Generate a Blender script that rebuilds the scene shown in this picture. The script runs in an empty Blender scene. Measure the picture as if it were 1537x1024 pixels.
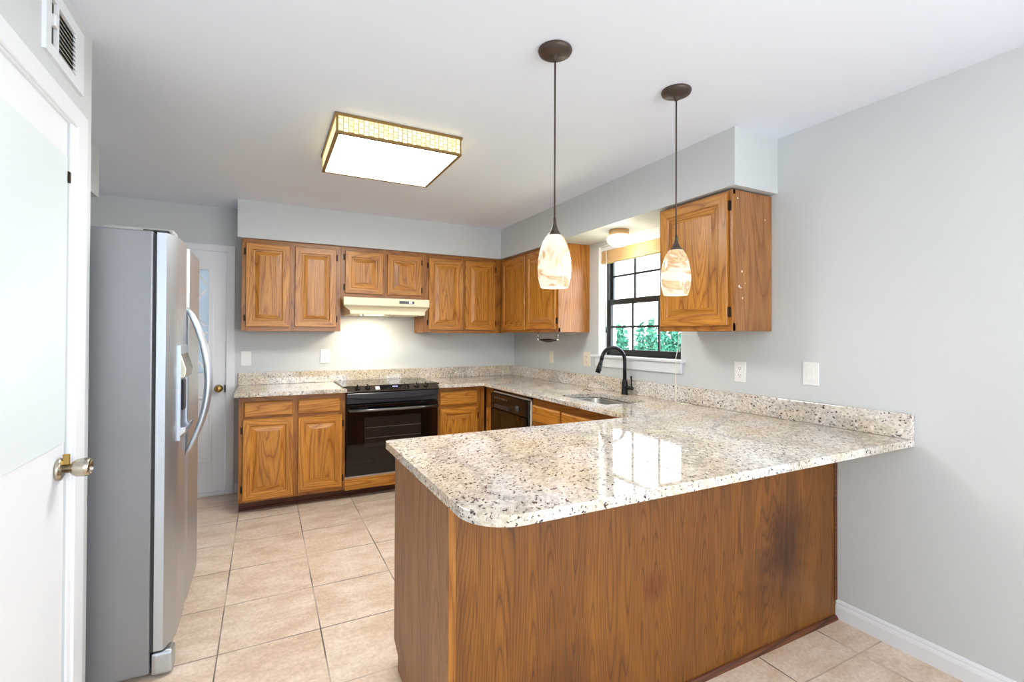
import bpy, bmesh, math, random
from mathutils import Vector, Matrix
R = math.radians
random.seed(7)
S = bpy.context.scene
C = S.collection

# ------------------------------------------------------------------ camera
cam_d = bpy.data.cameras.new('camera'); cam = bpy.data.objects.new('camera', cam_d); C.objects.link(cam)
S.camera = cam
cam_d.sensor_width = 36; cam_d.sensor_fit = 'HORIZONTAL'
cam_d.lens = 717.875 / 1537 * 36
cam_d.shift_x = 1.6 / 1537; cam_d.shift_y = -13.6 / 1537
cam_d.clip_start = 0.05; cam_d.clip_end = 200
_r = Vector((0.88939446, -0.45712003, 0.0043322)); _u = Vector((-0.00727888, -0.00468533, 0.99996253)); _f = Vector((0.4570826, 0.88939267, 0.00749443))
M = Matrix((( _r.x, _u.x, -_f.x, -2.45597), (_r.y, _u.y, -_f.y, -4.69659), (_r.z, _u.z, -_f.z, 1.34773), (0, 0, 0, 1)))
cam.matrix_world = M

# ------------------------------------------------------------------ exposure, world, daylight
S.view_settings.view_transform = 'Standard'; S.view_settings.look = 'None'
S.view_settings.gamma = 1; S.view_settings.use_curve_mapping = False
S.view_settings.exposure = 0.62
try:
    S.cycles.use_denoising = True
    S.cycles.max_bounces = 10; S.cycles.diffuse_bounces = 6; S.cycles.glossy_bounces = 5
    S.cycles.transparent_max_bounces = 12
    S.cycles.sample_clamp_indirect = 6
    S.cycles.caustics_reflective = False; S.cycles.caustics_refractive = False
except Exception: pass
W = bpy.data.worlds.new('sky'); S.world = W; W.use_nodes = True
W.node_tree.nodes['Background'].inputs[0].default_value = (0.82, 0.91, 1.0, 1)
W.node_tree.nodes['Background'].inputs[1].default_value = 6.5

def portal(name, loc, rot, sx, sy):          # sky light entering through the real openings
    d = bpy.data.lights.new(name, 'AREA'); d.shape = 'RECTANGLE'; d.size = sx; d.size_y = sy; d.cycles.is_portal = True
    o = bpy.data.objects.new(name, d); C.objects.link(o); o.location = loc; o.rotation_euler = rot
    return o
portal('daylight_rear_opening', (-1.55, -7.36, 1.45), (R(90), 0, 0), 1.7, 1.3)
portal('daylight_side_opening', (.0, -5.85, 1.51), (R(90), 0, R(90)), 1.7, 1.62)
dl = bpy.data.lights.new('dining_lamp', 'POINT'); dl.energy = 27; dl.color = (1, .84, .74); dl.shadow_soft_size = .18   # the dining room lamp behind the camera
do = bpy.data.objects.new('dining_lamp', dl); C.objects.link(do); do.location = (-1.35, -5.9, 1.95)
portal('daylight_kitchen_window', (.08, -1.948, 1.63), (R(90), 0, R(90)), 0.89, 0.9)

# ------------------------------------------------------------------ materials
def lin(c):
    return tuple(((v/255)/12.92 if v/255 <= .04045 else ((v/255+.055)/1.055)**2.4) for v in c) + (1,)
def new(name):
    m = bpy.data.materials.new(name); m.use_nodes = True
    nt = m.node_tree; b = nt.nodes['Principled BSDF']; return m, nt, b
def N(nt, t, **kw):
    n = nt.nodes.new(t)
    for k, v in kw.items():
        if k in n.inputs: n.inputs[k].default_value = v
        else: setattr(n, k, v)
    return n
def L(nt, a, b): nt.links.new(a, b)
def ramp(nt, stops, interp='LINEAR'):
    n = nt.nodes.new('ShaderNodeValToRGB'); cr = n.color_ramp; cr.interpolation = interp
    while len(cr.elements) < len(stops): cr.elements.new(.5)
    for e, (p, c) in zip(cr.elements, stops): e.position = p; e.color = c
    return n
def plain(name, col, rough=.5, metal=0, bump=0, bscale=200, spec=.5, var=0):
    m, nt, b = new(name); b.inputs['Base Color'].default_value = lin(col)
    b.inputs['Roughness'].default_value = rough; b.inputs['Metallic'].default_value = metal
    b.inputs['Specular IOR Level'].default_value = spec
    tc = N(nt, 'ShaderNodeTexCoord')
    if bump:
        n = N(nt, 'ShaderNodeTexNoise', Scale=bscale, Detail=2.0); L(nt, tc.outputs['Object'], n.inputs['Vector'])
        bp = N(nt, 'ShaderNodeBump', Strength=bump, Distance=.002); L(nt, n.outputs['Fac'], bp.inputs['Height'])
        L(nt, bp.outputs['Normal'], b.inputs['Normal'])
    if var:
        n = N(nt, 'ShaderNodeTexNoise', Scale=6.0, Detail=4.0); L(nt, tc.outputs['Object'], n.inputs['Vector'])
        c0 = lin(tuple(max(0, v-var) for v in col)); c1 = lin(tuple(min(255, v+var) for v in col))
        rp = ramp(nt, [(.3, c0), (.7, c1)]); L(nt, n.outputs['Fac'], rp.inputs['Fac']); L(nt, rp.outputs['Color'], b.inputs['Base Color'])
    return m
def emit(name, col, s):
    m, nt, b = new(name); b.inputs['Base Color'].default_value = lin(col)
    b.inputs['Emission Color'].default_value = lin(col); b.inputs['Emission Strength'].default_value = s
    return m

def wood(name, axis, dark, mid, light, rough=.32, ring=22.0, stains=(), specks=()):
    m, nt, b = new(name)
    tc = N(nt, 'ShaderNodeTexCoord'); oi = N(nt, 'ShaderNodeObjectInfo')
    off = N(nt, 'ShaderNodeVectorMath', operation='SCALE'); off.inputs[0].default_value = (17.3, 9.1, 23.7)
    L(nt, oi.outputs['Random'], off.inputs['Scale'])
    add = N(nt, 'ShaderNodeVectorMath', operation='ADD'); L(nt, tc.outputs['Object'], add.inputs[0]); L(nt, off.outputs[0], add.inputs[1])
    def mp(across, along):
        s = [across]*3; s['xyz'.index(axis)] = along
        n = N(nt, 'ShaderNodeVectorMath', operation='MULTIPLY'); n.inputs[1].default_value = s
        L(nt, add.outputs[0], n.inputs[0]); return n.outputs[0]
    n1 = N(nt, 'ShaderNodeTexNoise', Scale=1.0, Detail=1.0, Roughness=.4); L(nt, mp(6.5, .55), n1.inputs['Vector'])
    mu = N(nt, 'ShaderNodeMath', operation='MULTIPLY'); mu.inputs[1].default_value = ring; L(nt, n1.outputs['Fac'], mu.inputs[0])
    fr = N(nt, 'ShaderNodeMath', operation='FRACT'); L(nt, mu.outputs[0], fr.inputs[0])
    r1 = ramp(nt, [(0, lin(mid)), (.25, lin(light)), (.60, lin(light)), (.86, lin(mid)), (.95, lin(dark)), (1, lin(mid))]); L(nt, fr.outputs[0], r1.inputs['Fac'])
    n2 = N(nt, 'ShaderNodeTexNoise', Scale=1.0, Detail=3.0, Roughness=.6); L(nt, mp(230, 7), n2.inputs['Vector'])
    r2 = ramp(nt, [(.36, (.62, .48, .34, 1)), (.52, (1, 1, 1, 1))]); L(nt, n2.outputs['Fac'], r2.inputs['Fac'])
    mx = N(nt, 'ShaderNodeMixRGB', blend_type='MULTIPLY'); mx.inputs[0].default_value = .8
    L(nt, r1.outputs['Color'], mx.inputs[1]); L(nt, r2.outputs['Color'], mx.inputs[2])
    n3 = N(nt, 'ShaderNodeTexNoise', Scale=1.0, Detail=2.0); L(nt, mp(14, .8), n3.inputs['Vector'])
    r3 = ramp(nt, [(.3, (.80, .76, .72, 1)), (.7, (1.12, 1.10, 1.06, 1))]); L(nt, n3.outputs['Fac'], r3.inputs['Fac'])
    mx2 = N(nt, 'ShaderNodeMixRGB', blend_type='MULTIPLY'); mx2.inputs[0].default_value = 1
    L(nt, mx.outputs[0], mx2.inputs[1]); L(nt, r3.outputs['Color'], mx2.inputs[2])
    out = mx2.outputs[0]
    for (cx, cy, cz, rad, col, st) in stains:      # worn, darkened patches of the veneer
        d = N(nt, 'ShaderNodeVectorMath', operation='DISTANCE'); d.inputs[1].default_value = (cx, cy, cz)
        nz = N(nt, 'ShaderNodeTexNoise', Scale=6.0, Detail=5.0, Roughness=.65); L(nt, tc.outputs['Object'], nz.inputs['Vector'])
        L(nt, tc.outputs['Object'], d.inputs[0])
        a1 = N(nt, 'ShaderNodeMath', operation='MULTIPLY_ADD'); a1.inputs[1].default_value = rad*1.3; L(nt, nz.outputs['Fac'], a1.inputs[0])
        a1.inputs[2].default_value = -rad*.65
        a2 = N(nt, 'ShaderNodeMath', operation='ADD'); L(nt, d.outputs['Value'], a2.inputs[0]); L(nt, a1.outputs[0], a2.inputs[1])
        mr = N(nt, 'ShaderNodeMapRange'); mr.inputs['From Min'].default_value = rad; mr.inputs['From Max'].default_value = rad*.15
        mr.inputs['To Min'].default_value = 0; mr.inputs['To Max'].default_value = st; L(nt, a2.outputs[0], mr.inputs['Value'])
        mm = N(nt, 'ShaderNodeMixRGB', blend_type='MULTIPLY'); L(nt, mr.outputs[0], mm.inputs[0]); L(nt, out, mm.inputs[1]); mm.inputs[2].default_value = lin(col)
        out = mm.outputs[0]
    for (cx, cy, cz, rad) in specks:               # dried dots of wall paint
        d = N(nt, 'ShaderNodeVectorMath', operation='DISTANCE'); d.inputs[1].default_value = (cx, cy, cz); L(nt, tc.outputs['Object'], d.inputs[0])
        lt = N(nt, 'ShaderNodeMath', operation='LESS_THAN'); lt.inputs[1].default_value = rad; L(nt, d.outputs['Value'], lt.inputs[0])
        mm = N(nt, 'ShaderNodeMixRGB'); L(nt, lt.outputs[0], mm.inputs[0]); L(nt, out, mm.inputs[1]); mm.inputs[2].default_value = lin((228, 214, 190)); out = mm.outputs[0]
    L(nt, out, b.inputs['Base Color'])
    b.inputs['Roughness'].default_value = rough
    bp = N(nt, 'ShaderNodeBump', Strength=.12, Distance=.001); L(nt, n2.outputs['Fac'], bp.inputs['Height']); L(nt, bp.outputs['Normal'], b.inputs['Normal'])
    return m

D, Mi, Li = (150, 92, 28), (180, 118, 42), (200, 140, 56)
WZ = wood('oak_vertical_grain', 'z', D, Mi, Li); WX = wood('oak_grain_along_wall', 'x', D, Mi, Li); WY = wood('oak_grain_along_side_wall', 'y', D, Mi, Li)
FZ = wood('oak_frame_vertical', 'z', (130, 80, 28), (154, 98, 36), (170, 114, 46))
FX = wood('oak_frame_horizontal', 'x', (130, 80, 28), (154, 98, 36), (170, 114, 46)); FY = wood('oak_frame_horizontal_side', 'y', (130, 80, 28), (154, 98, 36), (170, 114, 46))
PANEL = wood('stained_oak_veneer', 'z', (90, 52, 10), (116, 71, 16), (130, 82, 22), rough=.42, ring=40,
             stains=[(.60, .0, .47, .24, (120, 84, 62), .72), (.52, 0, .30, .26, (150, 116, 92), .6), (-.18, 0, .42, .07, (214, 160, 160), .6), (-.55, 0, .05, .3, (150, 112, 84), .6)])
ENDP = wood('weathered_oak_veneer', 'z', (130, 94, 62), (146, 106, 72), (158, 118, 82), rough=.5, ring=26)
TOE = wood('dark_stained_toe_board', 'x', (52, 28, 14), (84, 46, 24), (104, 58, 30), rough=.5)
SIDEP = wood('faded_oak_side', 'z', (136, 92, 56), (154, 106, 64), (166, 118, 72), rough=.4, ring=18,
             specks=[(-.087, -.257, .311, .006), (-.108, -.257, .232, .007), (-.096, -.257, .226, .004), (-.082, -.257, .172, .005), (-.06, -.257, .25, .003), (.10, -.257, .60, .004), (-.12, -.257, .69, .005)])

def granite():
    m, nt, b = new('speckled_granite'); tc = N(nt, 'ShaderNodeTexCoord')
    mp = N(nt, 'ShaderNodeMapping'); mp.inputs['Rotation'].default_value = (0, 0, R(35)); L(nt, tc.outputs['Object'], mp.inputs['Vector'])
    st = N(nt, 'ShaderNodeVectorMath', operation='MULTIPLY'); st.inputs[1].default_value = (1, .55, 1); L(nt, mp.outputs[0], st.inputs[0])
    def noise(sc, det, rough, vec): 
        n = N(nt, 'ShaderNodeTexNoise', Scale=sc, Detail=det, Roughness=rough); L(nt, vec, n.inputs['Vector']); return n.outputs['Fac']
    v = st.outputs[0]
    big = ramp(nt, [(.32, lin((210, 198, 174))), (.5, lin((220, 211, 198))), (.68, lin((229, 226, 224)))]); L(nt, noise(5, 3, .5, v), big.inputs['Fac'])
    mid = ramp(nt, [(.40, (.66, .63, .61, 1)), (.56, (1, 1, 1, 1))]); L(nt, noise(75, 4, .6, v), mid.inputs['Fac'])
    m1 = N(nt, 'ShaderNodeMixRGB', blend_type='MULTIPLY'); m1.inputs[0].default_value = .75; L(nt, big.outputs['Color'], m1.inputs[1]); L(nt, mid.outputs['Color'], m1.inputs[2])
    vein = ramp(nt, [(.45, (0, 0, 0, 1)), (.49, (1, 1, 1, 1)), (.51, (1, 1, 1, 1)), (.55, (0, 0, 0, 1))]); L(nt, noise(2.6, 4, .55, v), vein.inputs['Fac'])
    vn2 = ramp(nt, [(.36, (.12, .12, .12, 1)), (.62, (.5, .5, .5, 1))]); L(nt, noise(60, 3, .6, v), vn2.inputs['Fac'])
    vm = N(nt, 'ShaderNodeMixRGB', blend_type='MULTIPLY'); vm.inputs[0].default_value = 1; L(nt, vein.outputs['Color'], vm.inputs[1]); L(nt, vn2.outputs['Color'], vm.inputs[2])
    m2 = N(nt, 'ShaderNodeMixRGB'); L(nt, vm.outputs[0], m2.inputs[0]); L(nt, m1.outputs[0], m2.inputs[1]); m2.inputs[2].default_value = lin((120, 120, 122))
    sp = ramp(nt, [(.595, (0, 0, 0, 1)), (.650, (1, 1, 1, 1))]); L(nt, noise(120, 2.5, .5, v), sp.inputs['Fac'])
    m3 = N(nt, 'ShaderNodeMixRGB'); L(nt, sp.outputs['Color'], m3.inputs[0]); L(nt, m2.outputs[0], m3.inputs[1]); m3.inputs[2].default_value = lin((66, 54, 58))
    wh = ramp(nt, [(.62, (0, 0, 0, 1)), (.70, (.7, .7, .7, 1))]); L(nt, noise(40, 2, .5, mp.outputs[0]), wh.inputs['Fac'])
    m4 = N(nt, 'ShaderNodeMixRGB'); L(nt, wh.outputs['Color'], m4.inputs[0]); L(nt, m3.outputs[0], m4.inputs[1]); m4.inputs[2].default_value = lin((240, 236, 228))
    L(nt, m4.outputs[0], b.inputs['Base Color']); b.inputs['Roughness'].default_value = .045; b.inputs['Specular IOR Level'].default_value = .6
    return m
GRAN = granite()

def tiles():
    m, nt, b = new('beige_floor_tile'); tc = N(nt, 'ShaderNodeTexCoord')
    sep = N(nt, 'ShaderNodeSeparateXYZ'); L(nt, tc.outputs['Object'], sep.inputs[0])
    def mth(op, a, v):
        n = N(nt, 'ShaderNodeMath', operation=op)
        L(nt, a, n.inputs[0])
        if isinstance(v, (int, float)): n.inputs[1].default_value = v
        else: L(nt, v, n.inputs[1])
        return n.outputs[0]
    T = .405
    def axis(o, off):
        u = mth('DIVIDE', mth('ADD', o, off), T); f = mth('FRACT', u, 0)
        d = mth('ABSOLUTE', mth('SUBTRACT', f, .5), 0)          # .5 at the joints
        return u, d
    u, du = axis(sep.outputs['X'], .195+40*T); v, dv = axis(sep.outputs['Y'], 3.556+40*T)
    e = mth('MAXIMUM', du, dv)
    gm = N(nt, 'ShaderNodeMapRange'); gm.inputs['From Min'].default_value = .4915; gm.inputs['From Max'].default_value = .4945; L(nt, e, gm.inputs['Value'])
    cell = N(nt, 'ShaderNodeCombineXYZ'); L(nt, mth('FLOOR', u, 0), cell.inputs[0]); L(nt, mth('FLOOR', v, 0), cell.inputs[1])
    wn = N(nt, 'ShaderNodeTexWhiteNoise', noise_dimensions='3D'); L(nt, cell.outputs[0], wn.inputs['Vector'])
    sc = N(nt, 'ShaderNodeVectorMath', operation='SCALE'); sc.inputs['Scale'].default_value = 9; L(nt, wn.outputs['Color'], sc.inputs[0])
    ad = N(nt, 'ShaderNodeVectorMath', operation='ADD'); L(nt, tc.outputs['Object'], ad.inputs[0]); L(nt, sc.outputs[0], ad.inputs[1])
    st = N(nt, 'ShaderNodeVectorMath', operation='MULTIPLY'); st.inputs[1].default_value = (1, 2.2, 1); L(nt, ad.outputs[0], st.inputs[0])
    n1 = N(nt, 'ShaderNodeTexNoise', Scale=4.0, Detail=7.0, Roughness=.68); L(nt, st.outputs[0], n1.inputs['Vector'])
    r1 = ramp(nt, [(.28, lin((202, 176, 152))), (.46, lin((218, 197, 177))), (.58, lin((228, 211, 195))), (.74, lin((240, 227, 214)))]); L(nt, n1.outputs['Fac'], r1.inputs['Fac'])
    n3 = N(nt, 'ShaderNodeTexNoise', Scale=70.0, Detail=3.0); L(nt, ad.outputs[0], n3.inputs['Vector'])
    r3 = ramp(nt, [(.35, (.9, .88, .85, 1)), (.65, (1.06, 1.06, 1.06, 1))]); L(nt, n3.outputs['Fac'], r3.inputs['Fac'])
    mv = N(nt, 'ShaderNodeMixRGB', blend_type='MULTIPLY'); mv.inputs[0].default_value = 1; L(nt, r1.outputs['Color'], mv.inputs[1]); L(nt, r3.outputs['Color'], mv.inputs[2])
    n2 = N(nt, 'ShaderNodeTexNoise', Scale=2.3, Detail=1.0); L(nt, tc.outputs['Object'], n2.inputs['Vector'])
    r2 = ramp(nt, [(.42, lin((92, 84, 80))), (.62, lin((196, 178, 160)))]); L(nt, n2.outputs['Fac'], r2.inputs['Fac'])
    mx = N(nt, 'ShaderNodeMixRGB'); L(nt, gm.outputs[0], mx.inputs[0]); L(nt, mv.outputs[0], mx.inputs[1]); L(nt, r2.outputs['Color'], mx.inputs[2])
    L(nt, mx.outputs[0], b.inputs['Base Color']); b.inputs['Roughness'].default_value = .36; b.inputs['Specular IOR Level'].default_value = .35
    iv = mth('MULTIPLY', gm.outputs[0], -1.0)
    hh = mth('ADD', iv, mth('MULTIPLY', n3.outputs['Fac'], .25))
    bp = N(nt, 'ShaderNodeBump', Strength=.35, Distance=.002); L(nt, hh, bp.inputs['Height']); L(nt, bp.outputs['Normal'], b.inputs['Normal'])
    return m
TILE = tiles()

WALL = plain('pale_grey_paint', (203, 208, 210), .55, bump=.12, bscale=260, spec=.3)
CEIL = plain('ceiling_paint', (230, 237, 250), .8, bump=.1, bscale=180, spec=.2)
WHITE = plain('white_gloss_paint', (228, 232, 237), .35)
WHITE_FILM = plain('bluish_white_film', (216, 227, 231), .3)
PLATE = plain('white_plastic', (234, 235, 235), .35); SLOT = plain('outlet_slot', (70, 66, 60), .6); IVORY = plain('ivory_plastic', (230, 222, 204), .4)
BLACK = plain('black_enamel', (14, 14, 15), .16); BLACKGL = plain('black_glass', (6, 6, 7), .04); BLACKM = plain('matt_black_metal', (30, 31, 33), .35, .6)
OVENWIN = plain('oven_window_glass', (34, 30, 28), .05); DKGREY = plain('dark_grey_plastic', (46, 46, 48), .4); RACK = plain('oven_rack_line', (86, 80, 74), .4)
BANDGR = plain('satin_black_trim', (44, 46, 52), .25); FASCIA = plain('glossy_range_fascia', (62, 54, 46), .12)  # fascia is black; its lighter brown is the oak's reflection put into the colour
BRONZE = plain('oiled_bronze', (82, 70, 62), .45, .6); HINGE = plain('antique_bronze_hinge', (48, 34, 22), .45, .6)
BRASS = plain('aged_brass', (176, 146, 84), .28, .95); NICKEL = plain('satin_nickel', (190, 182, 166), .25, 1)
CHROME = plain('chrome', (220, 222, 226), .12, 1); ALMOND = plain('almond_enamel', (240, 230, 196), .35)
WINBLK = plain('black_window_frame', (30, 34, 34), .4); ALUM = plain('pale_trim', (206, 200, 186), .4)
CORD = plain('white_cord', (236, 232, 220), .7); TAN = plain('tan_shade_slat', (206, 172, 126), .6, var=14)
RUBBER = plain('grey_gasket', (62, 62, 64), .7); LEDGE = plain('grey_ledge_board', (158, 148, 134), .6, var=12)
TWIG = plain('dark_twig', (60, 46, 40), .8); SIDING = plain('pale_siding', (225, 232, 240), .6); GRASS = plain('pale_lawn', (150, 165, 120), .9, var=14)
LEAF = plain('bluish_green_leaf', (52, 126, 100), .6, var=26); STEM = plain('shrub_stem', (96, 78, 60), .8)
FIX = plain('warm_brass_collar', (196, 160, 110), .4, .3); LIGHTFR = plain('light_box_brass', (140, 112, 66), .4, .5)
SLATW = plain('grey_white_louvre', (214, 214, 206), .5); VENTDK = plain('vent_duct_dark', (70, 72, 66), .8)

def steel(name, col, rough, metal=1.0, sx=(1, 1, 120)):
    m, nt, b = new(name); b.inputs['Metallic'].default_value = metal; b.inputs['Base Color'].default_value = lin(col)
    tc = N(nt, 'ShaderNodeTexCoord'); mp = N(nt, 'ShaderNodeVectorMath', operation='MULTIPLY'); mp.inputs[1].default_value = sx
    L(nt, tc.outputs['Object'], mp.inputs[0]); n = N(nt, 'ShaderNodeTexNoise', Scale=6.0, Detail=3.0); L(nt, mp.outputs[0], n.inputs['Vector'])
    mr = N(nt, 'ShaderNodeMapRange'); mr.inputs['To Min'].default_value = rough-.015; mr.inputs['To Max'].default_value = rough+.02
    L(nt, n.outputs['Fac'], mr.inputs['Value']); L(nt, mr.outputs[0], b.inputs['Roughness']); return m
STEEL = steel('brushed_stainless', (192, 200, 208), .42); SINKST = steel('sink_stainless', (176, 174, 170), .3, sx=(1, 60, 1))
def fridge_side():
    m, nt, b = new('pebbled_grey_steel'); b.inputs['Metallic'].default_value = .35; b.inputs['Base Color'].default_value = lin((138, 140, 144)); b.inputs['Roughness'].default_value = .34
    tc = N(nt, 'ShaderNodeTexCoord'); n = N(nt, 'ShaderNodeTexNoise', Scale=260.0, Detail=2.0); L(nt, tc.outputs['Object'], n.inputs['Vector'])
    bp = N(nt, 'ShaderNodeBump', Strength=.14, Distance=.002); L(nt, n.outputs['Fac'], bp.inputs['Height']); L(nt, bp.outputs['Normal'], b.inputs['Normal']); return m
FSIDE = fridge_side()

def glass(name, tint=(1, 1, 1, 1)):
    m = bpy.data.materials.new(name); m.use_nodes = True; nt = m.node_tree; nt.nodes.clear()
    o = N(nt, 'ShaderNodeOutputMaterial'); t = N(nt, 'ShaderNodeBsdfTransparent'); t.inputs[0].default_value = tint
    g = N(nt, 'ShaderNodeBsdfGlossy', Roughness=.02); f = N(nt, 'ShaderNodeLayerWeight', Blend=.5); mx = N(nt, 'ShaderNodeMixShader')
    p = N(nt, 'ShaderNodeMath', operation='POWER'); p.inputs[1].default_value = 5; L(nt, f.outputs['Facing'], p.inputs[0])
    q = N(nt, 'ShaderNodeMath', operation='MULTIPLY_ADD'); q.inputs[1].default_value = .6; q.inputs[2].default_value = .03; L(nt, p.outputs[0], q.inputs[0])
    L(nt, q.outputs[0], mx.inputs[0]); L(nt, t.outputs[0], mx.inputs[1]); L(nt, g.outputs[0], mx.inputs[2]); L(nt, mx.outputs[0], o.inputs[0]); return m
GLASS = glass('window_glass')
def frosted(name):
    m = bpy.data.materials.new(name); m.use_nodes = True; nt = m.node_tree; nt.nodes.clear()
    o = N(nt, 'ShaderNodeOutputMaterial'); t = N(nt, 'ShaderNodeBsdfTranslucent'); t.inputs[0].default_value = (.27, .285, .30, 1)
    g = N(nt, 'ShaderNodeBsdfGlossy', Roughness=.15); mx = N(nt, 'ShaderNodeMixShader'); mx.inputs[0].default_value = .12
    L(nt, t.outputs[0], mx.inputs[1]); L(nt, g.outputs[0], mx.inputs[2]); L(nt, mx.outputs[0], o.inputs[0]); return m
FROST = frosted('frosted_door_glass')

def pendant_glass(name, seed):
    m, nt, b = new(name); tc = N(nt, 'ShaderNodeTexCoord')
    mp = N(nt, 'ShaderNodeMapping'); mp.inputs['Location'].default_value = (seed, seed*2, seed*.7); mp.inputs['Rotation'].default_value = (R(25), R(40), R(20)); mp.inputs['Scale'].default_value = (5.5, 5.5, 10)
    L(nt, tc.outputs['Object'], mp.inputs['Vector'])
    n = N(nt, 'ShaderNodeTexNoise', Scale=1.0, Detail=3.0, Distortion=1.6); L(nt, mp.outputs[0], n.inputs['Vector'])
    rp = ramp(nt, [(.36, lin((255, 250, 236))), (.47, lin((255, 244, 216))), (.53, lin((206, 146, 88))), (.57, lin((250, 218, 160))), (.62, lin((186, 132, 92))), (.70, lin((255, 238, 204)))])
    L(nt, n.outputs['Fac'], rp.inputs['Fac']); b.inputs['Base Color'].default_value = (.25, .2, .14, 1); L(nt, rp.outputs['Color'], b.inputs['Emission Color'])
    b.inputs['Emission Strength'].default_value = .56; b.inputs['Roughness'].default_value = .12; return m
PEND = [pendant_glass('amber_swirl_glass', 0.3), pendant_glass('amber_swirl_glass_wide', 4.1)]
DIFF = emit('light_diffuser', (255, 253, 246), 20.0); BOWL = emit('lit_bowl_glass', (255, 248, 232), 3.0)
def mosaic():
    m, nt, b = new('lit_mosaic_glass'); tc = N(nt, 'ShaderNodeTexCoord')
    sep = N(nt, 'ShaderNodeSeparateXYZ'); L(nt, tc.outputs['Object'], sep.inputs[0])
    s = N(nt, 'ShaderNodeMath', operation='ADD'); L(nt, sep.outputs['X'], s.inputs[0]); L(nt, sep.outputs['Y'], s.inputs[1])
    cb = N(nt, 'ShaderNodeCombineXYZ'); L(nt, s.outputs[0], cb.inputs[1]); L(nt, sep.outputs['Z'], cb.inputs[0])
    br = N(nt, 'ShaderNodeTexBrick'); br.inputs['Scale'].default_value = 1; br.inputs['Brick Width'].default_value = .030; br.inputs['Row Height'].default_value = .024; br.inputs['Mortar Size'].default_value = .0017
    br.inputs['Color1'].default_value = lin((255, 240, 188)); br.inputs['Color2'].default_value = lin((255, 230, 150)); br.inputs['Mortar'].default_value = lin((96, 80, 40))
    L(nt, cb.outputs[0], br.inputs['Vector']); L(nt, br.outputs['Color'], b.inputs['Emission Color']); b.inputs['Emission Strength'].default_value = 1.15; b.inputs['Base Color'].default_value = (.2, .17, .1, 1)
    return m
MOSAIC = mosaic()
LED = emit('clock_display_digits', (150, 150, 255), 2.0); HOODLENS = emit('hood_lamp_lens', (255, 236, 190), 4.0)
LITPANEL = plain('white_control_sticker', (240, 240, 236), .3)

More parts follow.
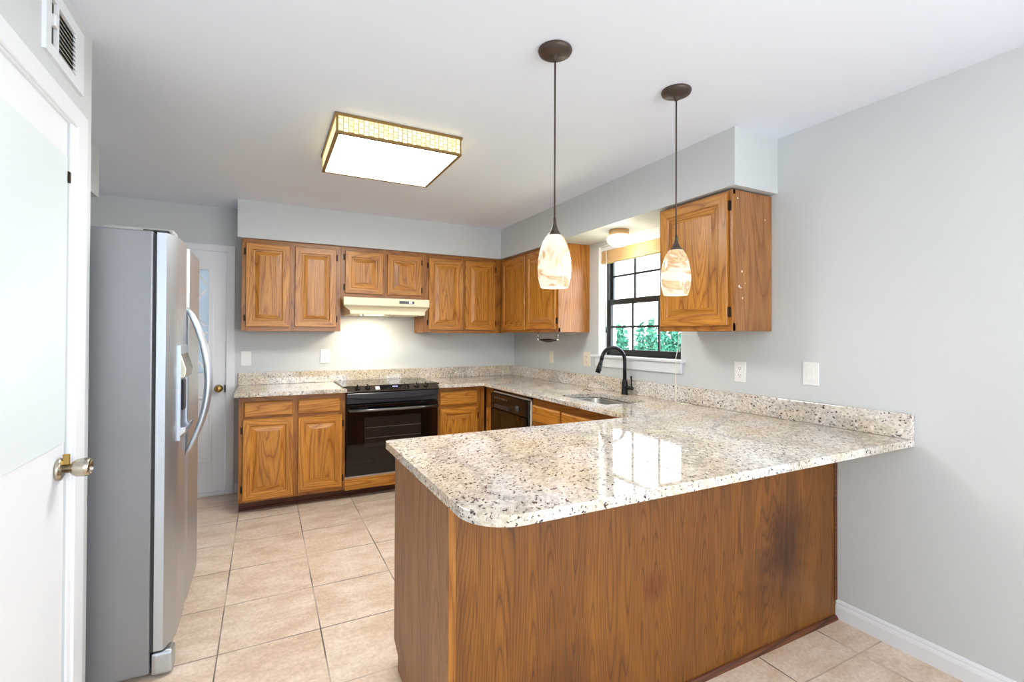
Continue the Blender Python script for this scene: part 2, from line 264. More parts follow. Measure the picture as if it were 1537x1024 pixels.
# ------------------------------------------------------------------ mesh helpers
class MB:
    def __init__(s): s.bm = bmesh.new(); s.f = None
    def frame(s, o, u, v, n): s.f = (Vector(o), Vector(u), Vector(v), Vector(n)); return s
    def tr(s, p):
        if s.f is None: return Vector(p)
        o, u, v, n = s.f; return o + u*p[0] + v*p[1] + n*p[2]
    def poly(s, vs, faces, mi=0, smooth=False):
        bv = [s.bm.verts.new(s.tr(v)) for v in vs]
        for f in faces:
            try:
                ff = s.bm.faces.new([bv[i] for i in f]); ff.material_index = mi; ff.smooth = smooth
            except ValueError: pass
        return bv
    def box(s, a0, a1, b0, b1, c0, c1, bev=0, mi=0, seg=1):
        t = bmesh.new(); bmesh.ops.create_cube(t, size=1)
        for v in t.verts: v.co = Vector((a0+(v.co.x+.5)*(a1-a0), b0+(v.co.y+.5)*(b1-b0), c0+(v.co.z+.5)*(c1-c0)))
        if bev: bmesh.ops.bevel(t, geom=t.edges[:], offset=bev, segments=seg, affect='EDGES', profile=.5)
        t.verts.ensure_lookup_table(); t.verts.index_update()
        s.poly([v.co.copy() for v in t.verts], [[v.index for v in f.verts] for f in t.faces], mi); t.free(); return s
    def prism(s, prof, c0, c1, axis='c', mi=0, smooth=False):      # prof (a,b) extruded along c (or other axis order)
        def P(a, b, c):
            return {'c': (a, b, c), 'a': (c, a, b), 'b': (a, c, b)}[axis]
        n = len(prof); vs = [P(a, b, c0) for a, b in prof] + [P(a, b, c1) for a, b in prof]
        fs = [list(range(n))[::-1], list(range(n, 2*n))]
        s.poly(vs, fs, mi)
        s.poly(vs, [[i, (i+1) % n, n+(i+1) % n, n+i] for i in range(n)], mi, smooth)
        bmesh.ops.remove_doubles(s.bm, verts=s.bm.verts, dist=1e-6); return s
    def lathe(s, prof, o, ax=(0, 0, 1), seg=32, mi=0, smooth=True):  # prof (r,h) along ax
        ax = Vector(ax).normalized(); t = Vector((1, 0, 0)) if abs(ax.x) < .9 else Vector((0, 1, 0))
        e1 = ax.cross(t).normalized(); e2 = ax.cross(e1); o = Vector(o); vs = []; fs = []
        for r, h in prof:
            r = max(r, 1e-5)
            for k in range(seg):
                a = 2*math.pi*k/seg; vs.append(o + ax*h + e1*(r*math.cos(a)) + e2*(r*math.sin(a)))
        for i in range(len(prof)-1):
            for k in range(seg): fs.append([i*seg+k, i*seg+(k+1) % seg, (i+1)*seg+(k+1) % seg, (i+1)*seg+k])
        s.poly(vs, fs, mi, smooth); return s
    def tube(s, pts, rad, seg=12, mi=0):
        pts = [Vector(p) for p in pts]; rs = rad if isinstance(rad, (list, tuple)) else [rad]*len(pts)
        vs = []; fs = []; e1 = None
        for i, p in enumerate(pts):
            t = (pts[min(i+1, len(pts)-1)] - pts[max(i-1, 0)]).normalized()
            if e1 is None:
                e1 = t.cross(Vector((0, 0, 1)) if abs(t.z) < .9 else Vector((1, 0, 0))).normalized()
            else: e1 = (e1 - t*e1.dot(t)).normalized()
            e2 = t.cross(e1)
            for k in range(seg):
                a = 2*math.pi*k/seg; vs.append(p + e1*(rs[i]*math.cos(a)) + e2*(rs[i]*math.sin(a)))
        n = len(pts)
        for i in range(n-1):
            for k in range(seg): fs.append([i*seg+k, i*seg+(k+1) % seg, (i+1)*seg+(k+1) % seg, (i+1)*seg+k])
        s.poly(vs, fs, mi, True)
        s.poly(vs, [list(range(seg))[::-1], list(range((n-1)*seg, n*seg))], mi)
        bmesh.ops.remove_doubles(s.bm, verts=s.bm.verts, dist=1e-6); return s
    def loops(s, a0, a1, b0, b1, prof, back=0.0, mats=(0, 1)):      # nested rectangles: prof (inset, height); mats = (stiles, rails)
        vs = [(a0, b0, back), (a1, b0, back), (a1, b1, back), (a0, b1, back)]; fs = [([3, 2, 1, 0], mats[0])]
        for ins, h in prof: vs += [(a0+ins, b0+ins, h), (a1-ins, b0+ins, h), (a1-ins, b1-ins, h), (a0+ins, b1-ins, h)]
        for i in range(len(prof)):
            q = 4*i
            for k in range(4): fs.append(([q+k, q+(k+1) % 4, q+4+(k+1) % 4, q+4+k], mats[1] if k in (0, 2) else mats[0]))
        q = 4*len(prof); fs.append(([q, q+1, q+2, q+3], mats[0]))
        bv = [s.bm.verts.new(s.tr(v)) for v in vs]
        for f, mi in fs: s.bm.faces.new([bv[j] for j in f]).material_index = mi
        return s
    def build(s, name, mats, parent=None, loc=None, bevel=0):
        bmesh.ops.recalc_face_normals(s.bm, faces=s.bm.faces[:])
        me = bpy.data.meshes.new(name)
        root = parent
        base = Vector((0, 0, 0))
        if root is not None:
            p = root
            while p is not None: base = base + p.location; p = p.parent
        elif loc is not None: base = Vector(loc)
        for v in s.bm.verts: v.co -= base
        s.bm.to_mesh(me); s.bm.free()
        if not isinstance(mats, (list, tuple)): mats = [mats]
        for m in mats: me.materials.append(m)
        o = bpy.data.objects.new(name, me); C.objects.link(o)
        if parent is not None: o.parent = parent
        elif loc is not None: o.location = loc
        if bevel:
            bv = o.modifiers.new('edge', 'BEVEL'); bv.width = bevel; bv.segments = 2; bv.limit_method = 'ANGLE'; bv.angle_limit = R(40)
        return o
def tag(o, label, cat, group=None):
    o['label'] = label; o['category'] = cat
    if group: o['group'] = group
    return o
def thing(name, label, cat, loc=(0, 0, 0), group=None):
    o = bpy.data.objects.new(name, None); C.objects.link(o); o.location = loc; o.empty_display_size = .1
    return tag(o, label, cat, group)
def struct(o, label=None):
    o['kind'] = 'structure'
    if label: o['label'] = label
    return o
def sroot(name, loc, label):
    o = bpy.data.objects.new(name, None); C.objects.link(o); o.location = loc; o.empty_display_size = .1; return struct(o, label)

X, Y, Z = Vector((1, 0, 0)), Vector((0, 1, 0)), Vector((0, 0, 1))
BACK = dict(u=X, v=Z, n=-Y); RIGHT = dict(u=-Y, v=Z, n=-X); LEFT = dict(u=Y, v=Z, n=X); NEAR = dict(u=-X, v=Z, n=Y)

ZC, ZS = 2.416, 2.119           # ceiling, soffit underside
XL, YL = -3.024, -2.454         # left wall face and its end

# ------------------------------------------------------------------ room shell
b = MB().box(-4.2, .15, -7.5, .2, -.1, 0); struct(b.build('floor', TILE), 'beige square tile floor')
b = MB().box(-4.2, .15, -7.5, .15, ZC, ZC+.1); struct(b.build('ceiling', CEIL), 'plain white ceiling')
WY0, WY1, WZ0, WZ1 = -2.393, -1.503, 1.19, 2.085
b = MB()
b.box(0, .14, WY1, .15, 0, ZC); b.box(0, .14, -4.9, WY0, 0, ZC)
b.box(0, .14, WY0, WY1, 0, WZ0); b.box(0, .14, WY0, WY1, WZ1, ZC)
b.box(0, .14, -7.5, -6.7, 0, ZC); b.box(0, .14, -5.0, -4.9, 0, ZC); b.box(0, .14, -6.7, -5.0, 0, .7); b.box(0, .14, -6.7, -5.0, 2.32, ZC)
struct(b.build('wall_right', WALL), 'pale grey wall with the kitchen window')
b = MB()
b.box(-2.746, 0, 0, .15, 0, ZC); b.box(-3.56, -2.746, 0, .15, 2.047, ZC); b.box(-4.2, -3.56, 0, .15, 0, ZC)
struct(b.build('wall_back', WALL), 'pale grey wall behind the range')
b = MB()
b.box(XL-.12, XL, -2.668, YL, 0, ZC); b.box(XL-.12, XL, -3.43, -2.668, 2.036, ZC); b.box(XL-.12, XL, -7.5, -3.43, 0, ZC)
b.box(-3.75, XL-.12, YL-.12, YL, 0, ZC)
struct(b.build('wall_left', WALL), 'pale wall with the white closet door')
b = MB().box(-3.87, -3.75, YL-.12, 0, 0, ZC); struct(b.build('wall_alcove', WALL), 'wall behind the refrigerator')
b = MB()
b.box(XL, -2.40, -7.5, -7.36, 0, ZC); b.box(-.70, 0, -7.5, -7.36, 0, ZC); b.box(-2.40, -.70, -7.5, -7.36, 2.1, ZC); b.box(-2.40, -.70, -7.5, -7.36, 0, .8)
struct(b.build('wall_rear', WALL), 'wall behind the camera with a wide glazed opening')
# soffits
b = MB().box(-2.655, -.344, -.357, 0, ZS, ZC); struct(b.build('trim_1', WALL), 'soffit above the back wall cabinets')
b = MB().box(-.344, 0, -3.062, 0, ZS, ZC); struct(b.build('trim_2', WALL), 'soffit above the window wall cabinets')
b = MB().box(-3.75, -3.30, YL, -1.22, ZS, ZC); struct(b.build('trim_3', WALL), 'soffit above the refrigerator alcove')
# baseboards
prof = [(0, 0), (-.016, 0), (-.016, .055), (-.013, .066), (-.010, .070), (-.010, .078), (-.006, .086), (0, .088)]
b = MB(); b.prism([(x, z) for x, z in prof], -7.36, -3.362, axis='b'); struct(b.build('baseboard_right', WHITE), 'white moulded baseboard')
b = MB().box(-2.682, -2.634, -.014, 0, 0, .085, .003); struct(b.build('baseboard_back', WHITE), 'short white baseboard beside the back door')

# ------------------------------------------------------------------ doors
d1 = sroot('door_1', (XL, -3.05, 0), 'white closet door on the left with a round knob')
b = MB().frame((XL, 0, 0), **LEFT)
b.box(-3.425, -2.672, .012, 2.03, -.045, -.004, .002); b.build('slab', WHITE, d1)
b = MB().frame((XL, 0, 0), **LEFT); b.box(-3.405, -2.688, 1.0, 1.915, -.004, .002, .001); b.build('panel', WHITE_FILM, d1)
b = MB().frame((XL, 0, 0), **LEFT)
for lo, hi in ((-2.665, -2.54), (-3.558, -3.433)):
    b.box(lo+.03, hi-.001, 0, 2.094, 0, .014, .003)
    b.box(lo+(.0 if lo > -3 else .09), hi-(.09 if lo > -3 else 0), 0, 2.034, -.01, .006, .002)
b.box(-3.53, -2.541, 2.03, 2.094, 0, .0145, .003); b.box(-3.43, -2.668, 2.026, 2.04, -.01, .006, .002)
b.build('casing', WHITE, d1)
b = MB().frame((XL, 0, 0), **LEFT); b.box(-2.69, -2.677, 1.832, 1.868, -.005, .008, .002); b.build('catch_plate', HINGE, d1)
ky, kz = -2.724, .924
b = MB(); b.lathe([(0, 0), (.034, 0), (.036, .004), (.034, .010), (.024, .014), (0, .014)], (XL-.004, ky, kz), X); kn = b.build('door_knob', NICKEL, d1)
b = MB(); b.lathe([(0, .012), (.013, .012), (.014, .032), (.021, .036), (.027, .046), (.029, .066), (.027, .078), (.022, .082), (.021, .076), (0, .074)], (XL-.004, ky, kz), X); b.build('knob_grip', NICKEL, kn)
b = MB(); b.box(XL+.008, XL+.026, ky-.003, ky+.003, kz+.012, kz+.046, .002); b.build('latch_tab', BRASS, kn)

d2 = sroot('door_2', (-3.15, 0, 0), 'white back door with a narrow frosted light beside the refrigerator')
b = MB().frame((0, .005, 0), **BACK)
def ring(b, a0, a1, c0, c1, i0, i1, j0, j1, n0, n1):
    b.box(a0, i0, c0, c1, n0, n1); b.box(i1, a1, c0, c1, n0, n1); b.box(i0, i1, c0, j0, n0, n1); b.box(i0, i1, j1, c1, n0, n1)
ring(b, -3.555, -2.750, .03, 2.042, -3.42, -2.872, 1.02, 1.89, -.04, 0); b.build('slab', WHITE, d2)
b = MB().frame((0, .005, 0), **BACK); ring(b, -3.45, -2.842, .99, 1.92, -3.415, -2.877, 1.025, 1.885, 0, .012)
w0, w1, z0, z1 = -3.415, -2.877, 1.025, 1.885
for sgn in (1, -1):
    for k in range(-3, 7):
        # lattice bars crossing diagonally, clipped to the light
        x0 = w0 + k*.27; pts = []
        a, z = x0, z0
        for t in [i/40 for i in range(41)]:
            zz = z0 + t*(z1-z0); xx = x0 + sgn*(zz-z0)*.75 + (0 if sgn > 0 else .54)
            if w0+.003 < xx < w1-.003: pts.append((xx, zz))
        if len(pts) > 3:
            p, q = pts[0], pts[-1]; dv = Vector((q[0]-p[0], q[1]-p[1])).normalized(); nn = Vector((-dv.y, dv.x))*.008
            c = [(p[0]+nn.x, p[1]+nn.y), (p[0]-nn.x, p[1]-nn.y), (q[0]-nn.x, q[1]-nn.y), (q[0]+nn.x, q[1]+nn.y)]
            b.prism(c, -.006, .006)
b.build('light_frame', WHITE, d2)
b = MB().frame((0, .005, 0), **BACK); b.box(-3.42, -2.872, 1.02, 1.89, -.024, -.018); b.build('frosted_pane', FROST, d2)
b = MB().frame((0, .005, 0), **BACK)
for a0, a1 in ((-3.10, -2.845), (-3.46, -3.205)):
    b.loops(a0, a1, .28, .83, [(0, .0), (.004, .009), (.016, .009), (.03, .0005), (.045, .0005), (.075, .006)], -.004, (0, 0))
b.build('panel', WHITE, d2)
b = MB().frame((0, 0, 0), **BACK)
b.box(-2.748, -2.684, 0, 2.098, 0, .018, .004); b.box(-3.622, -3.558, 0, 2.098, 0, .018, .004); b.box(-3.622, -2.684, 2.04, 2.098, 0, .0185, .004)
b.build('casing', WHITE, d2)
b = MB().frame((0, 0, 0), **BACK); b.box(-3.556, -2.75, 0, .028, -.06, .012, .003); b.build('threshold', WHITE, d2)
b = MB(); b.lathe([(0, 0), (.032, 0), (.032, .006), (.014, .010), (.012, .026), (.024, .032), (.030, .046), (.026, .060), (.010, .066), (0, .066)], (-2.80, .005, .892), -Y, 24); b.build('door_knob', BRASS, d2)
b = MB().frame((0, 0, 0), **BACK); b.box(-2.757, -2.7485, .86, .92, 0, .0195); b.build('strike_plate', HINGE, d2)

# ------------------------------------------------------------------ kitchen window
w = sroot('window_1', (0, -1.95, 1.19), 'black framed sash window over the sink')
b = MB()
b.box(.085, .135, WY0, WY0+.022, WZ0, WZ1); b.box(.085, .135, WY1-.028, WY1, WZ0, WZ1); b.box(.085, .135, WY0, WY1, WZ0, WZ0+.022); b.box(.085, .135, WY0, WY1, WZ1-.03, WZ1)
b.build('frame', WINBLK, w)
def sash(nm, x0, x1, z0, z1, rail_b, rail_t, st=.026):
    y0, y1 = WY0+.02, WY1-.026
    b = MB(); b.box(x0, x1, y0, y0+st, z0, z1); b.box(x0, x1, y1-st, y1, z0, z1); b.box(x0, x1, y0+st, y1-st, z0, z0+rail_b); b.box(x0, x1, y0+st, y1-st, z1-rail_t, z1)
    zm = z0 + rail_b + (z1-z0-rail_t-rail_b)/2
    b.box(x0+.004, x1-.004, y0+st, y1-st, zm-.0085, zm+.0085)
    for k in (1, 2):
        yy = y0 + (y1-y0)*k/3; b.box(x0+.003, x1-.003, yy-.0085, yy+.0085, z0+rail_b, z1-rail_t)
    o = b.build(nm, WINBLK, w)
    g = MB().box((x0+x1)/2-.002, (x0+x1)/2+.002, y0+st-.003, y1-st+.003, z0+rail_b-.003, z1-rail_t+.003); g.build('pane', GLASS, o)
sash('upper_sash', .112, .130, 1.61, 2.058, .04, .03); sash('lower_sash', .090, .108, 1.212, 1.648, .028, .045)
b = MB()
b.box(.001, .084, WY1-.006, WY1, WZ0, WZ1); b.box(.001, .084, WY0, WY0+.006, WZ0, WZ1); b.box(.001, .084, WY0, WY1, WZ1-.006, WZ1); b.build('jamb_lining', WHITE, w)
b = MB().box(-.038, .085, WY0-.035, WY1+.06, 1.172, 1.192, .005, seg=2); b.box(.0, .085, WY0, WY1, 1.165, 1.192); b.build('sill', WHITE, w)
b = MB().box(-.017, 0, WY0-.012, WY1+.022, 1.098, 1.172, .003); b.build('apron', WHITE, w)

# outside
b = MB().box(.3, 14, -9, 12, -.45, -.4); struct(b.build('ground_outside', GRASS), 'pale lawn outside the window')
b = MB()
for k in range(22): b.prism([(0, k*.14-.4), (-.012, k*.14-.4), (0, k*.14-.26)], .3, 1.06, axis='c') if False else b.box(.16, 1.06, -.44-.012*(k % 2), -.2, -.4+k*.13, -.4+k*.13+.125)
struct(b.build('wall_outside', SIDING), 'pale siding of the house seen through the window')
def shrub(loc, h, rad, n, label):
    t = thing('shrub', label, 'shrub', loc, 'shrubs outside the window')
    b = MB()
    for k in range(7):
        a = random.uniform(0, 6.28); q = random.uniform(.3, .9)*rad
        b.tube([(loc[0], loc[1], loc[2]), (loc[0]+.3*q*math.cos(a), loc[1]+.3*q*math.sin(a), loc[2]+.5*h), (loc[0]+q*math.cos(a), loc[1]+q*math.sin(a), loc[2]+h*.9)], [.014, .009, .004], 6)
    b.build('stems', STEM, t)
    b = MB()
    for k in range(n):
        a = random.uniform(0, 6.28); el = random.random(); r = rad*(1-.55*max(0, el-.55)/.45)*math.sqrt(random.uniform(.15, 1)); top = h*(1+.10*math.sin(3*a+h*7))
        c = Vector((loc[0]+r*math.cos(a), loc[1]+r*math.sin(a), loc[2]+.1+el*(top-.1)))
        d = Vector((random.gauss(0, 1), random.gauss(0, 1), random.gauss(.6, .7))).normalized(); e = d.cross(Vector((random.gauss(0, 1), random.gauss(0, 1), random.gauss(0, 1)))).normalized()
        l, wd = random.uniform(.05, .09), random.uniform(.016, .026)
        m_ = d.cross(e)*.006
        b.poly([c, c+d*l*.5+e*wd+m_, c+d*l, c+d*l*.5-e*wd+m_], [[0, 1, 2, 3]])
    b.build('leaves', LEAF, t)
for loc, h, rad, lb in (((2.0, .66, -.4), 1.73, .25, 'leafy shrub behind the lower left window pane'), ((2.75, .85, -.4), 1.80, .30, 'leafy shrub behind the lower middle pane of the window'),
                        ((2.0, -.38, -.4), 1.80, .25, 'leafy shrub behind the lower right pane, partly below the wall cabinet')):
    shrub(loc, h, rad, 4500, lb)

# ------------------------------------------------------------------ cabinets
DP = [(0, .012), (.003, .018), (.050, .018), (.055, .012), (.062, .011), (.068, .0115), (.098, .0175)]
def doorpart(fr, o, a0, a1, b0, b1, hz, parent, side):
    m = MB().frame(o, **fr); k = min(1, (a1-a0)/.30)
    pr = [(i*k, h) for i, h in DP]
    m.loops(a0, a1, b0, b1, pr, .001)
    hx = WX if fr in (BACK, NEAR) else WY
    dr = m.build('door', [WZ, hx], parent)
    for zz in hz:
        h = MB().frame(o, **fr); x = a0-.006 if side == 'l' else a1+.006
        h.box(x-.008, x+.004 if side == 'l' else x+.008, zz-.026, zz+.026, .0, .006, .001); h.tube([h.tr((x, zz-.024, .008)), h.tr((x, zz+.024, .008))] if False else [(0, 0, 0), (0, 0, .001)], .0001, 3) if False else None
        h.box(x-.004, x+.004, zz-.024, zz+.024, .004, .012, .0015)
        h.build('hinge', HINGE, dr)
    return dr
def drawerpart(fr, o, a0, a1, b0, b1, parent):
    m = MB().frame(o, **fr); m.loops(a0, a1, b0, b1, [(0, .010), (.004, .015), (.010, .018)], .001, (0, 0))
    return m.build('drawer', [WX if fr in (BACK, NEAR) else WY], parent)
def cabinet(name, label, cat, group, fr, o, a0, a1, b0, b1, depth, stiles, rails, toe=0, sidemat=None, hollow=False):
    """o: face origin; stiles [(a0,a1)], rails [(a0,a1,b0,b1)] of the face frame"""
    P = Vector(o) + Vector(fr['u'])*((a0+a1)/2) + Vector(fr['v'])*(0 if toe else b0) - Vector(fr['n'])*depth/2
    t = thing(name, label, cat, P, group)
    m = MB().frame(o, **fr)
    if hollow: m.box(a0, a0+.018, b0, .8835, -depth, -.019); m.box(a1-.018, a1, b0, .8835, -depth, -.019); m.box(a0+.018, a1-.018, b0, b0+.018, -depth, -.019)
    else: m.box(a0, a1, b0, b1, -depth, -.019, .001)
    m.build('carcass', sidemat or FZ, t)
    m = MB().frame(o, **fr); hx = FX if fr in (BACK, NEAR) else FY
    for s0, s1 in stiles: m.box(s0, s1, b0, b1, -.019, 0, .0008)
    for r0, r1, q0, q1 in rails: m.box(r0, r1, q0, q1, -.019, -.0003, mi=1)
    m.build('face_frame', [FZ, hx], t)
    if toe:
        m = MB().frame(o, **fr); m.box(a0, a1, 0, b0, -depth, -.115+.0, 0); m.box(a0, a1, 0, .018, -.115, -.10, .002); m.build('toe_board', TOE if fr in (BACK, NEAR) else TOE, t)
    return t
g_wall = 'oak wall cabinets'; g_base = 'oak base cabinets'
of = (0, -.314, 0); rf = (-.314, 0, 0); ob = (0, -.615, 0); rb = (-.615, 0, 0)
# wall cabinets on the back wall
def wallcab(label, fr, o, a0, a1, b0, b1, doors, mids=(), sidemat=None, depth=.312):
    st = [(a0, doors[0][0]+.012), (doors[-1][1]-.012, a1)] + [(q-.022, q+.022) for q in mids]
    t = cabinet('wall_cabinet', label, 'cabinet', g_wall, fr, o, a0, a1, b0, b1, depth, st, [(a0, a1, b0, doors[0][2]+.012), (a0, a1, doors[0][3]-.012, b1)], 0, sidemat)
    for (x0, x1, y0, y1, s) in doors:
        hz = [y0+.07, y1-.07] if y1-y0 > .5 else [y0+.055, y1-.055]
        doorpart(fr, o, x0, x1, y0, y1, hz, t, s)
    return t
wallcab('two-door oak wall cabinet beside the back door, at the left end of the run', BACK, of, -2.626, -1.8735, 1.377, 2.118, [(-2.597, -2.277, 1.411, 2.085, 'l'), (-2.237, -1.912, 1.413, 2.083, 'r')], [-2.257])
wallcab('short two-door oak wall cabinet over the range hood', BACK, of, -1.8725, -1.1305, 1.669, 2.118, [(-1.838, -1.512, 1.711, 2.083, 'l'), (-1.473, -1.158, 1.713, 2.079, 'r')], [-1.4925])
wallcab('two-door oak wall cabinet between the range hood and the room corner', BACK, of, -1.1295, -.3145, 1.371, 2.118, [(-1.084, -.741, 1.399, 2.079, 'l'), (-.716, -.391, 1.401, 2.081, 'r')], [-.7285])
wallcab('two-door oak wall cabinet left of the window, behind the left pendant', RIGHT, rf, .001, 1.3815, 1.377, 2.118, [(.352, .834, 1.400, 2.090, 'l'), (.860, 1.354, 1.402, 2.090, 'r')], [.847])
wallcab('single-door oak wall cabinet right of the window with paint specks on its side', RIGHT, rf, 2.5155, 3.029, 1.377, 2.110, [(2.534, 3.004, 1.405, 2.098, 'r')], [], SIDEP)
# base cabinets on the back wall
t = cabinet('base_cabinet', 'oak base cabinet with two drawers over two doors, left of the range', 'cabinet', g_base, BACK, ob, -2.6265, -1.871, .09, .8835, .60,
            [(-2.6265, -2.583), (-2.272, -2.214), (-1.920, -1.871)], [(-2.6265, -1.871, .09, .115), (-2.6265, -1.871, .700, .738), (-2.6265, -1.871, .832, .8835)], 1, FZ)
doorpart(BACK, ob, -2.599, -2.256, .105, .712, [.19, .63], t, 'l'); doorpart(BACK, ob, -2.223, -1.897, .118, .703, [.19, .63], t, 'r')
drawerpart(BACK, ob, -2.592, -2.263, .727, .842, t); drawerpart(BACK, ob, -2.225, -1.909, .730, .842, t)
t = cabinet('base_cabinet', 'narrow oak base cabinet with one drawer over one door, right of the range', 'cabinet', g_base, BACK, ob, -1.094, -.6355, .09, .8835, .60,
            [(-1.094, -1.056), (-.720, -.6355)], [(-1.094, -.6355, .09, .115), (-1.094, -.6355, .685, .735), (-1.094, -.6355, .830, .8835)], 1)
doorpart(BACK, ob, -1.068, -.708, .105, .690, [.19, .61], t, 'r'); drawerpart(BACK, ob, -1.068, -.708, .722, .842, t)
t = cabinet('base_cabinet', 'oak corner base cabinet with a slim door beside the dishwasher', 'cabinet', g_base, RIGHT, rb, .001, .765, .09, .8835, .60,
            [(.6155, .660), (.745, .765)], [(.6155, .765, .09, .115), (.6155, .765, .69, .8835)], 1)
doorpart(RIGHT, rb, .655, .752, .105, .690, [], t, 'l')
t = cabinet('base_cabinet', 'oak sink base cabinet with two false drawer fronts, right of the dishwasher', 'cabinet', g_base, RIGHT, rb, 1.492, 2.7125, .09, .70, .60,
            [(1.492, 1.515), (1.872, 1.922), (2.278, 2.7125)], [(1.492, 2.7125, .09, .115), (1.492, 2.7125, .640, .70)], 1, hollow=True)
m = MB().frame(rb, **RIGHT); m.box(1.492, 2.7125, .70, .8835, -.019, 0, .0008); m.build('top_rail', FY, t)
for a0, a1 in ((1.505, 1.886), (1.910, 2.292)):
    drawerpart(RIGHT, rb, a0, a1, .695, .817, t); doorpart(RIGHT, rb, a0, a1, .105, .655, [], t, 'l')
# platform under the range
t = thing('range_platform', 'low oak platform board carrying the black range', 'platform', (-1.4825, -.3, 0))
m = MB().frame(ob, **BACK); m.box(-1.8705, -1.0945, .078, .172, -.019, 0, .001); m.build('front_board', WX, t)
m = MB().frame(ob, **BACK); m.box(-1.8705, -1.0945, .172, .184, -.60, -.001, .001); m.build('ledge', LEDGE, t)
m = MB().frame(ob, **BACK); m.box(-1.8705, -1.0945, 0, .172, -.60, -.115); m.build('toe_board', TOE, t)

# peninsula
t = thing('peninsula_cabinet', 'oak veneered peninsula cabinet under the granite counter', 'cabinet', (-.99, -3.36, 0))
b = MB().box(-1.955, -.001, -3.348, -2.716, .0, .8835); b.build('carcass', FZ, t)
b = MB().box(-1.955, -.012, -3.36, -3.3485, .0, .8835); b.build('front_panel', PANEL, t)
m = MB().frame((0, -2.7125, 0), **NEAR)
b = MB(); pf = [(-3.362, 0), (-2.775, 0), (-2.775, .058), (-2.708, .092), (-2.708, .8835), (-3.362, .8835)]
b.prism([(y, z) for y, z in pf], -1.972, -1.955, axis='a'); b.build('end_panel', ENDP, t)
b = MB().box(-1.974, -1.950, -3.365, -3.3605, 0, .8835, .002); b.build('corner_strip', FZ, t)
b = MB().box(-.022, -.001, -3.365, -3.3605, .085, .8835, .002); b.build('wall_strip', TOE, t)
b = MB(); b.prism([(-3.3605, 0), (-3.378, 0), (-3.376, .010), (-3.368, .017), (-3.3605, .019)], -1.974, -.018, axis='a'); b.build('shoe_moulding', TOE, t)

# ------------------------------------------------------------------ granite
def slab(name, outline, hole, z0, z1, label, loc):
    bm = bmesh.new(); es = []
    for lp in [outline] + ([hole] if hole else []):
        vs = [bm.verts.new((x, y, z1)) for x, y in lp]
        es += [bm.edges.new((vs[i], vs[(i+1) % len(vs)])) for i in range(len(vs))]
    bmesh.ops.triangle_fill(bm, use_beauty=True, use_dissolve=False, edges=es)
    r = bmesh.ops.extrude_face_region(bm, geom=bm.faces[:])
    for v in r['geom']:
        if isinstance(v, bmesh.types.BMVert): v.co.z = z0
    m = MB(); m.bm.free(); m.bm = bm
    o = m.build(name, GRAN, None, loc, bevel=.003); return tag(o, label, name.replace('_', ' '))
def arc(cx, cy, r, a0, a1, n): return [(cx+r*math.cos(R(a0+(a1-a0)*i/n)), cy+r*math.sin(R(a0+(a1-a0)*i/n))) for i in range(n+1)]
HX0, HX1, HY0, HY1 = -.548, -.195, -2.302, -1.752
rr = .04
hole = arc(HX1-rr, HY1-rr, rr, 0, 90, 5) + arc(HX0+rr, HY1-rr, rr, 90, 180, 5) + arc(HX0+rr, HY0+rr, rr, 180, 270, 5) + arc(HX1-rr, HY0+rr, rr, 270, 360, 5)
rc = .13
out = [(-1.0965, -.001), (-.001, -.001), (-.001, -3.673)] + arc(-2.015+rc, -3.673+rc, rc, 270, 180, 12) + arc(-2.015+.018, -2.708-.018, .018, 180, 90, 4) + \
      [(-.692, -2.708)] + arc(-.692, -2.688, .02, 270, 360, 4)[1:] + [(-.672, -.705)] + arc(-.690, -.705, .018, 0, 90, 4)[1:] + [(-1.0965, -.687)]
slab('countertop', out, hole, .884, .914, 'long speckled granite countertop round the sink and over the peninsula', (-1.0, -1.8, .884))
o = slab('countertop', [(-2.656, -.001), (-1.8685, -.001), (-1.8685, -.687), (-2.656, -.687)], None, .884, .914, 'short speckled granite countertop left of the range, beside the back door', (-2.26, -.34, .884))
def splash(x0, x1, y0, y1, label):
    b = MB().box(x0, x1, y0, y1, .9145, 1.02); o = b.build('backsplash', GRAN, None, ((x0+x1)/2, (y0+y1)/2, .9145), bevel=.0025); tag(o, label, 'backsplash', 'granite upstands')
splash(-2.656, -.031, -.030, -.001, 'low granite upstand along the back wall behind the range')
splash(-.030, -.001, -3.673, -.001, 'long granite upstand along the window wall behind the sink')

